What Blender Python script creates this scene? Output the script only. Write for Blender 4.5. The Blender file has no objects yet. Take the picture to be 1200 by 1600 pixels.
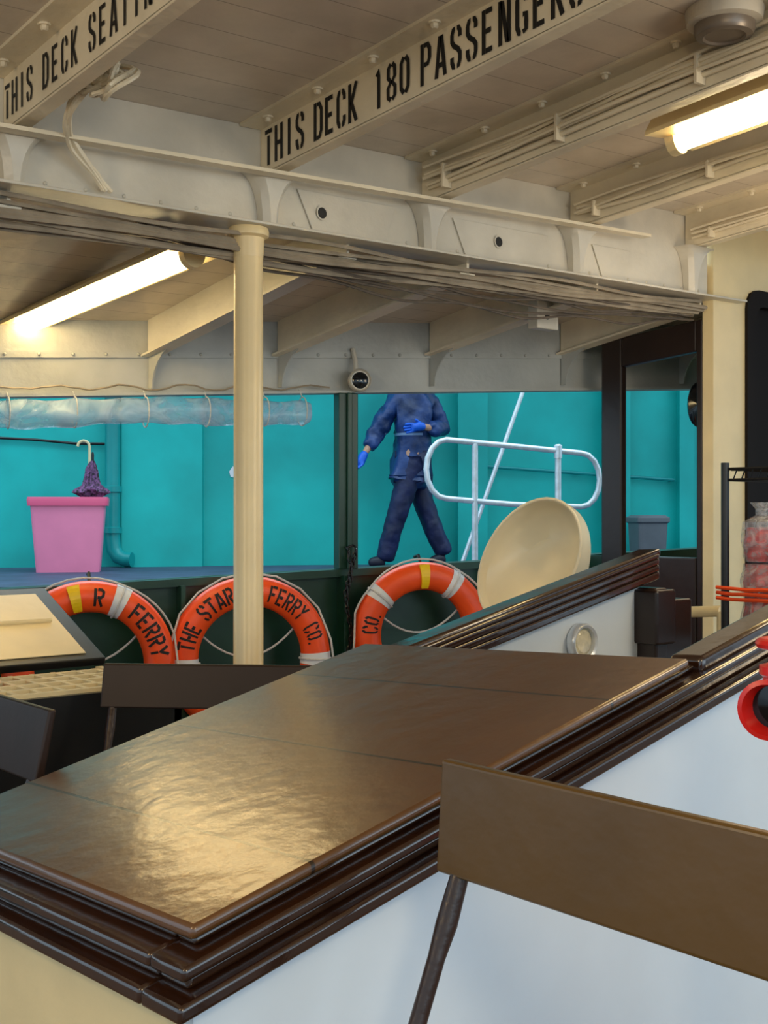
import bpy, bmesh, math, random
from mathutils import Vector, Matrix
random.seed(7)
scene = bpy.context.scene
PSI = math.atan2(.644, .765)
SP, CP = math.sin(PSI), math.cos(PSI)
EYE = 1.2
F = 1900.0

# ---------- world frame: +X fore-aft along ship, +Y athwartships, z up; deck at z=0 ----------
def W(u, v, z):
    return Vector((u*CP+v*SP, -u*SP+v*CP, z))
def atD(px, py, d):
    return W((px-600)/F*d, d, EYE+(800-py)/F*d)
def onPl(px, py, p, n):
    r = atD(px, py, 1.0)-Vector((0, 0, EYE))
    t = (Vector(p)-Vector((0, 0, EYE))).dot(Vector(n))/r.dot(Vector(n))
    return Vector((0, 0, EYE))+r*t
def onY(px, py, Y): return onPl(px, py, (0, Y, 0), (0, 1, 0))
def onX(px, py, X): return onPl(px, py, (X, 0, 0), (1, 0, 0))

def lin(c):
    return c/12.92 if c <= .04045 else ((c+.055)/1.055)**2.4
def C(r, g, b):
    return (lin(r/255), lin(g/255), lin(b/255), 1)

# ---------- materials ----------
MATS = {}
def mat(name, col, rough=.5, metal=0, bump=.0, bscale=20, var=.12, vscale=4, coat=0, spec=.5, crough=.12):
    if name in MATS: return MATS[name]
    m = bpy.data.materials.new(name); m.use_nodes = True
    nt = m.node_tree; b = nt.nodes['Principled BSDF']
    b.inputs['Roughness'].default_value = rough
    b.inputs['Metallic'].default_value = metal
    b.inputs['Coat Weight'].default_value = coat
    b.inputs['Coat Roughness'].default_value = crough
    b.inputs['Specular IOR Level'].default_value = spec
    geo = nt.nodes.new('ShaderNodeNewGeometry')
    n = nt.nodes.new('ShaderNodeTexNoise'); n.inputs['Scale'].default_value = vscale
    n.inputs['Detail'].default_value = 6
    nt.links.new(geo.outputs['Position'], n.inputs['Vector'])
    mx = nt.nodes.new('ShaderNodeMix'); mx.data_type = 'RGBA'
    a = [c*(1-var) for c in col[:3]]+[1]; bb = [min(1, c*(1+var)) for c in col[:3]]+[1]
    mx.inputs[6].default_value = a; mx.inputs[7].default_value = bb
    rmp = nt.nodes.new('ShaderNodeMapRange')
    rmp.inputs[1].default_value = .35; rmp.inputs[2].default_value = .65
    nt.links.new(n.outputs['Fac'], rmp.inputs[0]); nt.links.new(rmp.outputs[0], mx.inputs[0])
    nt.links.new(mx.outputs[2], b.inputs['Base Color'])
    if bump > 0:
        n2 = nt.nodes.new('ShaderNodeTexNoise'); n2.inputs['Scale'].default_value = bscale
        n2.inputs['Detail'].default_value = 4
        nt.links.new(geo.outputs['Position'], n2.inputs['Vector'])
        bp = nt.nodes.new('ShaderNodeBump'); bp.inputs['Strength'].default_value = bump
        bp.inputs['Distance'].default_value = .01
        nt.links.new(n2.outputs['Fac'], bp.inputs['Height'])
        nt.links.new(bp.outputs['Normal'], b.inputs['Normal'])
        if coat > 0: nt.links.new(bp.outputs['Normal'], b.inputs['Coat Normal'])
    MATS[name] = m
    return m
def emis(name, col, s):
    m = bpy.data.materials.new(name); m.use_nodes = True
    b = m.node_tree.nodes['Principled BSDF']
    b.inputs['Base Color'].default_value = col
    b.inputs['Emission Color'].default_value = col
    b.inputs['Emission Strength'].default_value = s
    return m
def plank_mat(name, col, axis=1, pitch=.145, line=.035, rough=.45, dark=.45, off=0.0, bump=.15, coat=0, gd=.004, bscale=12, crough=.12):
    m = mat(name, col, rough, bump=bump, bscale=bscale, var=.1, coat=coat, crough=crough)
    nt = m.node_tree; b = nt.nodes['Principled BSDF']
    geo = [n for n in nt.nodes if n.type == 'NEW_GEOMETRY'][0]
    sx = nt.nodes.new('ShaderNodeSeparateXYZ'); nt.links.new(geo.outputs['Position'], sx.inputs[0])
    ad = nt.nodes.new('ShaderNodeMath'); ad.operation = 'ADD'; ad.inputs[1].default_value = off
    nt.links.new(sx.outputs[axis], ad.inputs[0])
    dv = nt.nodes.new('ShaderNodeMath'); dv.operation = 'DIVIDE'; dv.inputs[1].default_value = pitch
    nt.links.new(ad.outputs[0], dv.inputs[0])
    fr = nt.nodes.new('ShaderNodeMath'); fr.operation = 'FRACT'; nt.links.new(dv.outputs[0], fr.inputs[0])
    lt = nt.nodes.new('ShaderNodeMath'); lt.operation = 'LESS_THAN'; lt.inputs[1].default_value = line
    nt.links.new(fr.outputs[0], lt.inputs[0])
    src = b.inputs['Base Color'].links[0].from_socket
    mx = nt.nodes.new('ShaderNodeMix'); mx.data_type = 'RGBA'
    nt.links.new(lt.outputs[0], mx.inputs[0]); nt.links.new(src, mx.inputs[6])
    mx.inputs[7].default_value = [c*dark for c in col[:3]]+[1]
    nt.links.new(mx.outputs[2], b.inputs['Base Color'])
    inv = nt.nodes.new('ShaderNodeMath'); inv.operation = 'SUBTRACT'; inv.inputs[0].default_value = 1
    nt.links.new(lt.outputs[0], inv.inputs[1])
    b2 = nt.nodes.new('ShaderNodeBump'); b2.inputs['Distance'].default_value = gd; b2.inputs['Strength'].default_value = 1
    nt.links.new(inv.outputs[0], b2.inputs['Height'])
    b1 = [n for n in nt.nodes if n.type == 'BUMP' and n != b2][0]
    nt.links.new(b1.outputs[0], b2.inputs['Normal']); nt.links.new(b2.outputs[0], b.inputs['Normal'])
    if coat > 0: nt.links.new(b2.outputs[0], b.inputs['Coat Normal'])
    return m

M_beam = mat('cream_beam_paint', C(226, 214, 188), .33, bump=.3, bscale=30, var=.1)
M_ceil = plank_mat('ceiling_plank_paint', C(206, 194, 178), 1, .15, .025, .27, .6, bump=.3)
M_girder = mat('white_girder_paint', C(206, 200, 186), .33, bump=.3, bscale=25, var=.1)
M_fascia = mat('grey_fascia_paint', C(168, 170, 166), .42, bump=.3, bscale=25, var=.12)
M_cable = mat('cable_paint', C(150, 138, 120), .5, var=.2, vscale=10)
M_cabled = mat('cable_dark', C(96, 86, 76), .5, var=.2, vscale=10)
M_black = mat('stencil_black', C(14, 12, 12), .6)
M_col = mat('column_cream', C(234, 210, 160), .3, bump=.1, bscale=18, var=.05)
M_cream = mat('cream_paint', C(232, 212, 164), .38, bump=.15, bscale=20, var=.06)
M_cowl = mat('cowl_paint', C(236, 222, 188), .33, bump=.1, bscale=14, var=.05)
M_white = mat('white_panel_paint', C(220, 229, 236), .35, bump=.15, bscale=9, var=.03)
M_brown = mat('brown_gloss', C(48, 26, 14), .16, bump=.16, bscale=11, var=.2, vscale=6, coat=.8)
M_lid = plank_mat('brown_lid', C(92, 58, 26), 0, .33, .020, .36, .10, off=-1.033, bump=.2, coat=.9, gd=.012, bscale=16, crough=.2)
M_bench = mat('bench_brown', C(90, 66, 30), .3, bump=.15, bscale=14, var=.12, vscale=3)
M_benchd = mat('bench_dark', C(44, 29, 22), .45, bump=.1, bscale=14, var=.15, spec=.3)
M_iron = mat('iron_brown', C(46, 28, 20), .35, bump=.3, bscale=30)
M_dgreen = mat('dark_green_hull', C(12, 58, 42), .35, bump=.15, bscale=10, var=.2)
M_teal = mat('teal_wall', C(4, 182, 176), .55, bump=.4, bscale=4, var=.18, vscale=1.3)
M_tealp = mat('teal_pipe', C(8, 150, 150), .4, var=.1)
M_pier = mat('pier_ground', C(58, 72, 98), .6, bump=.2, bscale=8, var=.2)
M_orange = mat('buoy_orange', C(252, 84, 26), .4, bump=.08, bscale=30, var=.1, vscale=8)
M_band = mat('retro_band', C(222, 226, 232), .3, var=.05)
M_yellow = mat('yellow_tag', C(240, 200, 20), .4)
M_rope = mat('white_rope', C(205, 205, 205), .7, bump=.5, bscale=150)
M_pink = mat('pink_plastic', C(244, 136, 172), .4, var=.05)
M_pinkd = mat('pink_lid', C(235, 95, 135), .4, var=.05)
M_galv = mat('galvanised', C(215, 222, 230), .3, .35, var=.1, vscale=20)
M_navy = mat('navy_jacket', C(22, 52, 104), .42, bump=.9, bscale=14, var=.4, vscale=7)
M_trou = mat('navy_trousers', C(18, 28, 70), .55, bump=.8, bscale=14, var=.3, vscale=9)
M_glove = mat('blue_glove', C(10, 96, 215), .4)
M_skin = mat('skin', C(196, 146, 118), .5, var=.04)
M_hair = mat('hair', C(18, 14, 14), .5)
M_shoe = mat('shoe', C(20, 24, 44), .5)
M_red = mat('red_paint', C(215, 32, 24), .3, bump=.1, bscale=30, var=.1)
M_redp = mat('red_packet', C(225, 56, 48), .3, bump=.9, bscale=30, var=.5, vscale=25)
M_blk = mat('black_metal', C(18, 17, 18), .4)
M_grey = mat('grey_bin', C(98, 102, 108), .5)
M_floor = mat('deck_floor', C(124, 102, 84), .5, bump=.1)
M_water = mat('water', C(20, 60, 70), .1, bump=.5, bscale=2)
M_brass = mat('lamp_glass', C(205, 195, 165), .1, var=.3, vscale=30)
M_lampgrey = mat('lamp_grey', C(130, 120, 110), .35, .3)
M_orcord = mat('orange_cord', C(240, 80, 25), .6)
M_tube = emis('tube_glow', (1.0, .77, .38, 1), 20)
M_flor = mat('floral_cloth', C(95, 58, 95), .7, var=.98, vscale=55)
M_glassdk = mat('dark_glass', C(24, 26, 28), .08)
M_dark = mat('dark_opening', C(22, 14, 10), .7, spec=.2)
M_door = mat('door_dark', C(34, 20, 14), .35, bump=.1, var=.2)
M_tray = mat('tray_base', C(70, 54, 34), .6)

# chest band woven into the jacket
nt = M_navy.node_tree; bs = nt.nodes['Principled BSDF']
tc = nt.nodes.new('ShaderNodeTexCoord'); sp_ = nt.nodes.new('ShaderNodeSeparateXYZ'); nt.links.new(tc.outputs['Object'], sp_.inputs[0])
def cmp(sock, c, e):
    n = nt.nodes.new('ShaderNodeMath'); n.operation = 'COMPARE'; n.inputs[1].default_value = c; n.inputs[2].default_value = e
    nt.links.new(sock, n.inputs[0]); return n.outputs[0]
mu = nt.nodes.new('ShaderNodeMath'); mu.operation = 'MULTIPLY'
nt.links.new(cmp(sp_.outputs[2], 1.065, .010), mu.inputs[0]); nt.links.new(cmp(sp_.outputs[0], -.06, .15), mu.inputs[1])
mm_ = nt.nodes.new('ShaderNodeMix'); mm_.data_type = 'RGBA'; mm_.inputs[7].default_value = C(130, 158, 195)
nt.links.new(bs.inputs['Base Color'].links[0].from_socket, mm_.inputs[6]); nt.links.new(mu.outputs[0], mm_.inputs[0])
nt.links.new(mm_.outputs[2], bs.inputs['Base Color'])

def glass_mat(name, col, fac, rough=.1, sc=9):
    m = bpy.data.materials.new(name); m.use_nodes = True
    nt = m.node_tree; nt.nodes.clear()
    out = nt.nodes.new('ShaderNodeOutputMaterial')
    t = nt.nodes.new('ShaderNodeBsdfTransparent'); t.inputs[0].default_value = (.93, .96, 1, 1)
    p = nt.nodes.new('ShaderNodeBsdfPrincipled'); p.inputs['Base Color'].default_value = col
    p.inputs['Roughness'].default_value = rough
    geo = nt.nodes.new('ShaderNodeNewGeometry')
    n = nt.nodes.new('ShaderNodeTexNoise'); n.inputs['Scale'].default_value = sc; n.inputs['Detail'].default_value = 5
    n.inputs['Distortion'].default_value = 1.5
    nt.links.new(geo.outputs['Position'], n.inputs['Vector'])
    mr = nt.nodes.new('ShaderNodeMapRange'); mr.inputs[1].default_value = .4; mr.inputs[2].default_value = .65
    mr.inputs[3].default_value = fac*.5; mr.inputs[4].default_value = min(1, fac*1.5)
    nt.links.new(n.outputs['Fac'], mr.inputs[0])
    bp = nt.nodes.new('ShaderNodeBump'); bp.inputs['Strength'].default_value = .7; bp.inputs['Distance'].default_value = .02
    nt.links.new(n.outputs['Fac'], bp.inputs['Height']); nt.links.new(bp.outputs[0], p.inputs['Normal'])
    mx = nt.nodes.new('ShaderNodeMixShader')
    nt.links.new(mr.outputs[0], mx.inputs[0]); nt.links.new(t.outputs[0], mx.inputs[1]); nt.links.new(p.outputs[0], mx.inputs[2])
    nt.links.new(mx.outputs[0], out.inputs[0])
    return m
M_plastic = glass_mat('clear_plastic', C(176, 202, 228), .45, .15, 6)
M_bag = glass_mat('bag_plastic', C(225, 228, 230), .3, .12, 22)

# ---------- mesh builder ----------
class MB:
    def __init__(s): s.v = []; s.f = []
    def hexa(s, b, t):
        k = len(s.v); s.v += [Vector(p) for p in b]+[Vector(p) for p in t]
        s.f += [(k+3, k+2, k+1, k), (k+4, k+5, k+6, k+7)]
        for i in range(4):
            j = (i+1) % 4; s.f.append((k+i, k+j, k+4+j, k+4+i))
        return s
    def box(s, x0, x1, y0, y1, z0, z1):
        return s.hexa([(x0, y0, z0), (x1, y0, z0), (x1, y1, z0), (x0, y1, z0)],
                      [(x0, y0, z1), (x1, y0, z1), (x1, y1, z1), (x0, y1, z1)])
    def fbox(s, x0, x1, y0, y1, zb, zt):
        c = [(x0, y0), (x1, y0), (x1, y1), (x0, y1)]
        return s.hexa([(x, y, zb(x, y)) for x, y in c], [(x, y, zt(x, y)) for x, y in c])
    def prism(s, pts, ext):
        k = len(s.v); n = len(pts); ext = Vector(ext)
        s.v += [Vector(p) for p in pts]+[Vector(p)+ext for p in pts]
        s.f.append(tuple(range(k+n-1, k-1, -1))); s.f.append(tuple(range(k+n, k+2*n)))
        for i in range(n):
            j = (i+1) % n; s.f.append((k+i, k+j, k+n+j, k+n+i))
        return s
    def rings(s, rings, closed=True, caps=True, loop=False):
        k = len(s.v); n = len(rings[0])
        for r in rings: s.v += [Vector(p) for p in r]
        m = len(rings); rng = range(m if loop else m-1)
        for i in rng:
            a = k+i*n; b = k+((i+1) % m)*n
            for j in range(n if closed else n-1):
                q = (j+1) % n; s.f.append((a+j, a+q, b+q, b+j))
        if caps and not loop:
            s.f.append(tuple(k+j for j in range(n-1, -1, -1)))
            s.f.append(tuple(k+(m-1)*n+j for j in range(n)))
        return s
    def tube(s, pts, r, seg=8, loop=False):
        pts = [Vector(p) for p in pts]; rings = []; n = len(pts)
        up = None
        for i, p in enumerate(pts):
            if loop: t = (pts[(i+1) % n]-pts[i-1])
            else: t = pts[min(i+1, n-1)]-pts[max(i-1, 0)]
            t.normalize()
            if up is None:
                up = Vector((0, 0, 1)) if abs(t.z) < .9 else Vector((1, 0, 0))
            a = t.cross(up)
            if a.length < 1e-4: a = t.cross(Vector((.3, 1, .2)))
            a.normalize(); b = a.cross(t).normalized(); up = b
            rr = r[i] if isinstance(r, (list, tuple)) else r
            rings.append([p+a*math.cos(2*math.pi*j/seg)*rr+b*math.sin(2*math.pi*j/seg)*rr for j in range(seg)])
        return s.rings(rings, loop=loop)
    def lathe(s, c, axis, prof, seg=24):
        c = Vector(c); ax = Vector(axis).normalized()
        a = ax.cross(Vector((0, 0, 1)) if abs(ax.z) < .9 else Vector((1, 0, 0))).normalized(); b = ax.cross(a)
        return s.rings([[c+ax*h+(a*math.cos(2*math.pi*j/seg)+b*math.sin(2*math.pi*j/seg))*r for j in range(seg)] for r, h in prof])
    def ball(s, c, r, seg=8, sz=1):
        return s.lathe(c, (0, 0, 1), [(max(.0005, r*math.sin(math.pi*i/6)), -r*sz*math.cos(math.pi*i/6)) for i in range(7)], seg)

WL = {}
def finish(mb, name, material, parent=None, label=None, category=None, group=None, kind=None, bevel=0, bseg=2, smooth=False, sub=0, local=False):
    me = bpy.data.meshes.new(name)
    vs = mb.v
    if local: c = Vector((0, 0, 0))
    else:
        mn = Vector([min(v[i] for v in vs) for i in range(3)]); mxx = Vector([max(v[i] for v in vs) for i in range(3)])
        c = (mn+mxx)/2; 
        if parent is None: c.z = mn.z
    me.from_pydata([tuple(v-c) for v in vs], [], mb.f)
    bm = bmesh.new(); bm.from_mesh(me); bmesh.ops.recalc_face_normals(bm, faces=bm.faces); bm.to_mesh(me); bm.free()
    me.materials.append(material)
    if smooth:
        for p in me.polygons: p.use_smooth = True
        try: me.set_sharp_from_angle(angle=math.radians(40))
        except Exception: pass
    o = bpy.data.objects.new(name, me); scene.collection.objects.link(o)
    if parent is not None:
        o.parent = parent; o.location = c-(Vector((0, 0, 0)) if local else WL[parent.name])
    else: o.location = c
    WL[o.name] = c.copy()
    if bevel:
        md = o.modifiers.new('bevel', 'BEVEL'); md.width = bevel; md.segments = bseg; md.limit_method = 'ANGLE'
        md.angle_limit = math.radians(35)
    if sub:
        md = o.modifiers.new('sub', 'SUBSURF'); md.levels = sub; md.render_levels = sub
    if label: o['label'] = label
    if category: o['category'] = category
    if group: o['group'] = group
    if kind: o['kind'] = kind
    return o
def root(name, loc, label, category, group=None, rotz=0):
    o = bpy.data.objects.new(name, None); scene.collection.objects.link(o)
    o.empty_display_size = .1
    o.location = Vector(loc); o.rotation_euler = (0, 0, rotz); WL[o.name] = Vector(loc)
    o['label'] = label; o['category'] = category
    if group: o['group'] = group
    return o

# ---------- stencil lettering ----------
G = {
 'T': [[(0, .94), (1, .94)], [(.5, .82), (.5, 0)]],
 'H': [[(.1, 0), (.1, 1)], [(.9, 0), (.9, 1)], [(.28, .5), (.72, .5)]],
 'I': [[(.5, 0), (.5, 1)]],
 'S': [[(.9, .72), (.9, .85), (.75, .94), (.6, .94)], [(.4, .94), (.25, .94), (.1, .82), (.1, .66), (.3, .55), (.7, .45), (.9, .34), (.9, .18), (.75, .06), (.6, .06)], [(.4, .06), (.25, .06), (.1, .18), (.1, .3)]],
 'D': [[(.1, 0), (.1, 1)], [(.32, .94), (.65, .94), (.9, .78), (.9, .22), (.65, .06), (.32, .06)]],
 'E': [[(.1, 0), (.1, 1)], [(.3, .94), (.92, .94)], [(.3, .5), (.8, .5)], [(.3, .06), (.92, .06)]],
 'F': [[(.1, 0), (.1, 1)], [(.3, .94), (.92, .94)], [(.3, .5), (.8, .5)]],
 'L': [[(.1, 0), (.1, 1)], [(.3, .06), (.92, .06)]],
 'C': [[(.9, .7), (.9, .82), (.72, .94), (.6, .94)], [(.4, .94), (.28, .94), (.1, .8), (.1, .2), (.28, .06), (.4, .06)], [(.6, .06), (.72, .06), (.9, .18), (.9, .3)]],
 'K': [[(.1, 0), (.1, 1)], [(.9, 1), (.32, .5), (.9, 0)]],
 '1': [[(.25, .82), (.5, .94), (.5, 0)]],
 '8': [[(.42, .94), (.15, .85), (.12, .62), (.42, .5), (.1, .36), (.12, .14), (.42, .06)], [(.58, .94), (.85, .85), (.88, .62), (.58, .5), (.9, .36), (.88, .14), (.58, .06)]],
 '0': [[(.4, .94), (.12, .8), (.1, .5), (.12, .2), (.4, .06)], [(.6, .94), (.88, .8), (.9, .5), (.88, .2), (.6, .06)]],
 'O': [[(.4, .94), (.12, .8), (.1, .5), (.12, .2), (.4, .06)], [(.6, .94), (.88, .8), (.9, .5), (.88, .2), (.6, .06)]],
 'P': [[(.1, 0), (.1, 1)], [(.32, .94), (.7, .94), (.9, .82), (.9, .6), (.7, .48), (.32, .48)]],
 'R': [[(.1, 0), (.1, 1)], [(.32, .94), (.7, .94), (.9, .82), (.9, .62), (.7, .5), (.32, .5)], [(.5, .42), (.92, 0)]],
 'A': [[(.05, 0), (.42, .97)], [(.58, .97), (.95, 0)], [(.34, .28), (.66, .28)]],
 'N': [[(.1, 0), (.1, 1)], [(.9, 0), (.9, 1)], [(.26, .97), (.74, .03)]],
 'G': [[(.9, .72), (.9, .82), (.72, .94), (.6, .94)], [(.4, .94), (.28, .94), (.1, .8), (.1, .2), (.28, .06), (.4, .06)], [(.6, .06), (.9, .1), (.9, .44), (.6, .44)]],
 'Y': [[(.08, 1), (.5, .52), (.92, 1)], [(.5, .42), (.5, 0)]],
 '.': [[(.2, .0), (.2, .14)]],
}
def glyph(mb, ch, x0, w, h, th, fmap):
    for pl in G.get(ch, []):
        pts = [Vector((x0+p[0]*w, p[1]*h)) for p in pl]
        q = []
        for a, b in zip(pts[:-1], pts[1:]):
            n = max(1, int((b-a).length/(h*.12)))
            q += [a+(b-a)*i/n for i in range(n)]
        q.append(pts[-1])
        k = len(mb.v); n = len(q)
        for i, p in enumerate(q):
            t = q[min(i+1, n-1)]-q[max(i-1, 0)]; t.normalize(); nn = Vector((-t.y, t.x))
            for s in (-.5, 0, .5):
                z = p+nn*th*s; mb.v.append(fmap(z.x, z.y))
        for i in range(n-1):
            for j in range(2):
                a = k+i*3+j; mb.f.append((a, a+1, a+4, a+3))

# ---------- ceiling heights ----------
def zb(x, y): return 2.305+.035*(x-1.46)+.075*(3.43-y)
def zi(x, y): return zb(x, y)+.165
def zo(x, y): return 2.28-.15*(y-3.54)+.02*(x-3.3)
def zg(x, y=0): return 2.15+.0185*(x-1.42)
def hy(x): return 4.77-.2694*(x-3.19)
def zgw(x, y=0): return .87+.0354*(x-2.10)
def zfa(x, y=0): return 1.703+.0537*(x-2.10)
HN = Vector((-.26, -.9656, 0)); HD = Vector((.9656, -.26, 0))
def hp(px, py, inset=0):
    return onPl(px, py, Vector((3.19, 4.77, 0))+HN*inset, HN)

# structure
m = MB().box(-3, 9, -3.5, 5.6, -.05, 0); finish(m, 'floor', M_floor, kind='structure', label='dark brown painted steel deck floor', category='floor')
m = MB().fbox(-2.5, 8, -2.5, 3.43, zi, lambda x, y: zi(x, y)+.05)
finish(m, 'ceiling', M_ceil, kind='structure', label='off-white painted tongue and groove plank deckhead', category='ceiling')
m = MB(); c = [(-1.5, 3.44), (7.6, 3.44), (7.6, hy(7.6)), (-1.5, hy(-1.5))]
m.hexa([(x, y, zo(x, y)) for x, y in c], [(x, y, zo(x, y)+.05) for x, y in c])
finish(m, 'ceiling', M_ceil, kind='structure', label='lower plank deckhead beside the ship side', category='ceiling')
def hslab(mb, x0, x1, o0, o1, z0, z1):
    pts = []
    for x, o in ((x0, o0), (x1, o0), (x1, o1), (x0, o1)):
        p = Vector((x, hy(x), 0))+HN*o; pts.append((p, x))
    mb.hexa([(p.x, p.y, z0(x)) for p, x in pts], [(p.x, p.y, z1(x)) for p, x in pts])
    return mb
m = MB(); hslab(m, -1.5, 7.6, 0, -.04, lambda x: 0, zgw)
hslab(m, -1.5, 7.6, .05, -.07, lambda x: zgw(x)-.035, zgw)
for x in (1.2, 2.0, 2.85, 3.62, 4.4, 5.2):
    hslab(m, x, x+.02, .09, 0, lambda x: 0, lambda x: zgw(x)-.03)
finish(m, 'wall_side', M_dgreen, kind='structure', label='dark green steel bulwark with capping rail', category='wall')
m = MB(); hslab(m, -1.5, 7.6, 0, -.03, zfa, lambda x: zo(x, hy(x))+.03)
hslab(m, -1.5, 7.6, .05, -.05, lambda x: zfa(x)-.012, zfa)
hslab(m, -1.5, 7.6, .012, 0, lambda x: zfa(x)+.16, lambda x: zfa(x)+.19)
x = 1.0
while x < 5.6:
    p = Vector((x, hy(x), zfa(x)+.175))+HN*.014; m.ball(p, .008, 6)
    x += .14
finish(m, 'trim_1', M_fascia, kind='structure', label='grey-white riveted steel fascia above the side opening', category='trim')

def wig(p0, p1, n, amp, sag=0):
    p0, p1 = Vector(p0), Vector(p1); out = []
    ph = random.random()*6; fr = random.uniform(1.5, 4)
    for i in range(n+1):
        t = i/n; p = p0.lerp(p1, t)
        p += Vector((amp*math.sin(ph+t*fr*6), amp*math.cos(ph*2+t*fr*5), amp*math.sin(ph*3+t*fr*7)-sag*4*t*(1-t)))
        out.append(p)
    return out
def smoothpath(pts, k=4):
    pts = [Vector(p) for p in pts]; out = []
    for i in range(len(pts)-1):
        p0 = pts[max(i-1, 0)]; p1 = pts[i]; p2 = pts[i+1]; p3 = pts[min(i+2, len(pts)-1)]
        for j in range(k):
            t = j/k
            out.append(.5*((2*p1)+(p2-p0)*t+(2*p0-5*p1+4*p2-p3)*t*t+(3*p1-p0-3*p2+p3)*t**3))
    out.append(pts[-1]); return out
# ---------- inner beams ----------
BX = [1.43, 2.33, 3.06, 3.9, 4.7, 5.5]
LBL = ['cream riveted deck beam stencilled THIS DECK SEATING', 'cream riveted deck beam stencilled THIS DECK 180 PASSENGERS',
       'cream riveted deck beam carrying a bundle of cables', 'cream riveted deck beam beside the tube light',
       'cream riveted deck beam with cable run', 'cream riveted deck beam over the deckhouse']
NC = {2: 6, 3: 4, 4: 3}
y0b = -2.4
for i, bx in enumerate(BX):
    r = root('deck_beam', (bx, 3.40, zb(bx, 3.40)), LBL[i], 'beam', 'riveted deck beams under the plank ceiling')
    m = MB()
    m.fbox(bx, bx+.012, y0b, 3.415, zb, zi)
    m.fbox(bx-.0, bx+.05, y0b, 3.415, lambda x, y: zb(bx, y)-.004, lambda x, y: zb(bx, y)+.006)
    finish(m, 'web', M_beam, r, bevel=.002, bseg=1)
    zt = zb(bx, 3.4)-.003; z0 = zg(bx)+.001
    m = MB(); secs = []
    for k in range(9):
        a = k/8; e = (1-math.cos(a*math.pi/2)); hw = .030+.075*e; dy = .05+.04*e; zz_ = z0+(zt-z0)*math.sin(a*math.pi/2)
        secs.append([(bx+.02-hw, 3.418, zz_), (bx+.02-hw, 3.418-dy+.02, zz_), (bx+.02-hw+.02, 3.418-dy, zz_), (bx+.02+hw-.02, 3.418-dy, zz_), (bx+.02+hw, 3.418-dy+.02, zz_), (bx+.02+hw, 3.418, zz_)])
    m.rings(secs)
    finish(m, 'bracket', M_girder, r, label='low rounded steel bracket', smooth=True)
    m = MB()
    m.fbox(bx-.085, bx, y0b, 3.415, lambda x, y: zi(x, y)-.010, lambda x, y: zi(x, y))
    y = 3.3
    while y > .2:
        xx = bx-.05
        z = zi(xx, y)-.010
        m.lathe((xx, y, z-.018), (0, 0, 1), [(.007, 0), (.011, .004), (.011, .018)], 6)
        m.lathe((xx, y, z-.005), (0, 0, 1), [(.018, 0), (.018, .006)], 10)
        y -= .27
    finish(m, 'flange', M_beam, r)
    if i < 2:
        m = MB()
        if i: words = [('THIS', 3.386, .059), ('DECK', 3.11, .059), ('180', 2.81, .059), ('PASSENGERS', 2.60, .0625)]
        else: words = [('THIS', 3.402, .051), ('DECK', 3.145, .058), ('SEATING', 2.87, .058)]
        for wd, ys, pit in words:
            for j, ch in enumerate(wd):
                def fm(gx, gy, bx=bx): return Vector((bx-.0025, -gx, zb(bx, -gx)+(.022 if i else .028)+gy))
                glyph(m, ch, -ys+j*pit, .040 if i else .034, .120 if i else .098, .0145 if i else .0115, fm)
        finish(m, 'lettering', M_black, r, label='black stencilled capital letters')
    if i in NC:
        n = NC[i]; m = MB()
        for k in range(n):
            zc = .02+.013*k
            xo = bx-.014-.012*(k % 2)-.006*(k % 3)
            m.tube(wig((xo, .0, zb(bx, .0)+zc), (xo, 3.36, zb(bx, 3.33)+zc+.02), 30, .007), .007 if k % 2 else .009, 6)
        y = .5
        while y < 3.3:
            m.fbox(bx-.045, bx-.001, y, y+.010, lambda x, y: zb(bx, y)+.012, lambda x, y: zb(bx, y)+.015+.014*n)
            y += .55
        finish(m, 'cable_run', M_beam, r, label='painted electric cables clipped along the beam', smooth=True)

# looped cables beside first beam
m = MB(); U = random.uniform
for k in range(7):
    j = lambda: U(-.012, .012)
    m.tube(smoothpath([(1.50+j(), 2.70, zi(1.5, 2.70)-.02), (1.53+j(), 2.9+j(), zi(1.5, 2.9)-.06+j()), (1.55+j(), 3.03+j(), 2.41+j()), (1.52+j()*.5, 3.14+j(), 2.345+j()), (1.55+j(), 3.25+j(), 2.31+j()), (1.61+j(), 3.33, 2.28+j()), (1.70+j()*1.5, 3.37, 2.22), (1.745+j()*1.5, 3.385, 2.18)]), U(.006, .009), 6)
for k in range(7):
    c0 = Vector((1.57+U(-.02, .02), 3.04+U(-.03, .03), 2.385+U(-.015, .02))); ra, rb_ = U(.05, .10), U(.03, .055)
    m.tube([c0+Vector((.03*math.cos(a)+.02*math.sin(2*a+k), ra*math.sin(a), rb_*math.sin(a+.6+.2*k))) for a in [q*math.pi/8 for q in range(16)]], .0072, 6, loop=True)
finish(m, 'cable_coil', M_beam, label='looped painted cables bunched beside a beam end', category='cable', smooth=True)

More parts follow.
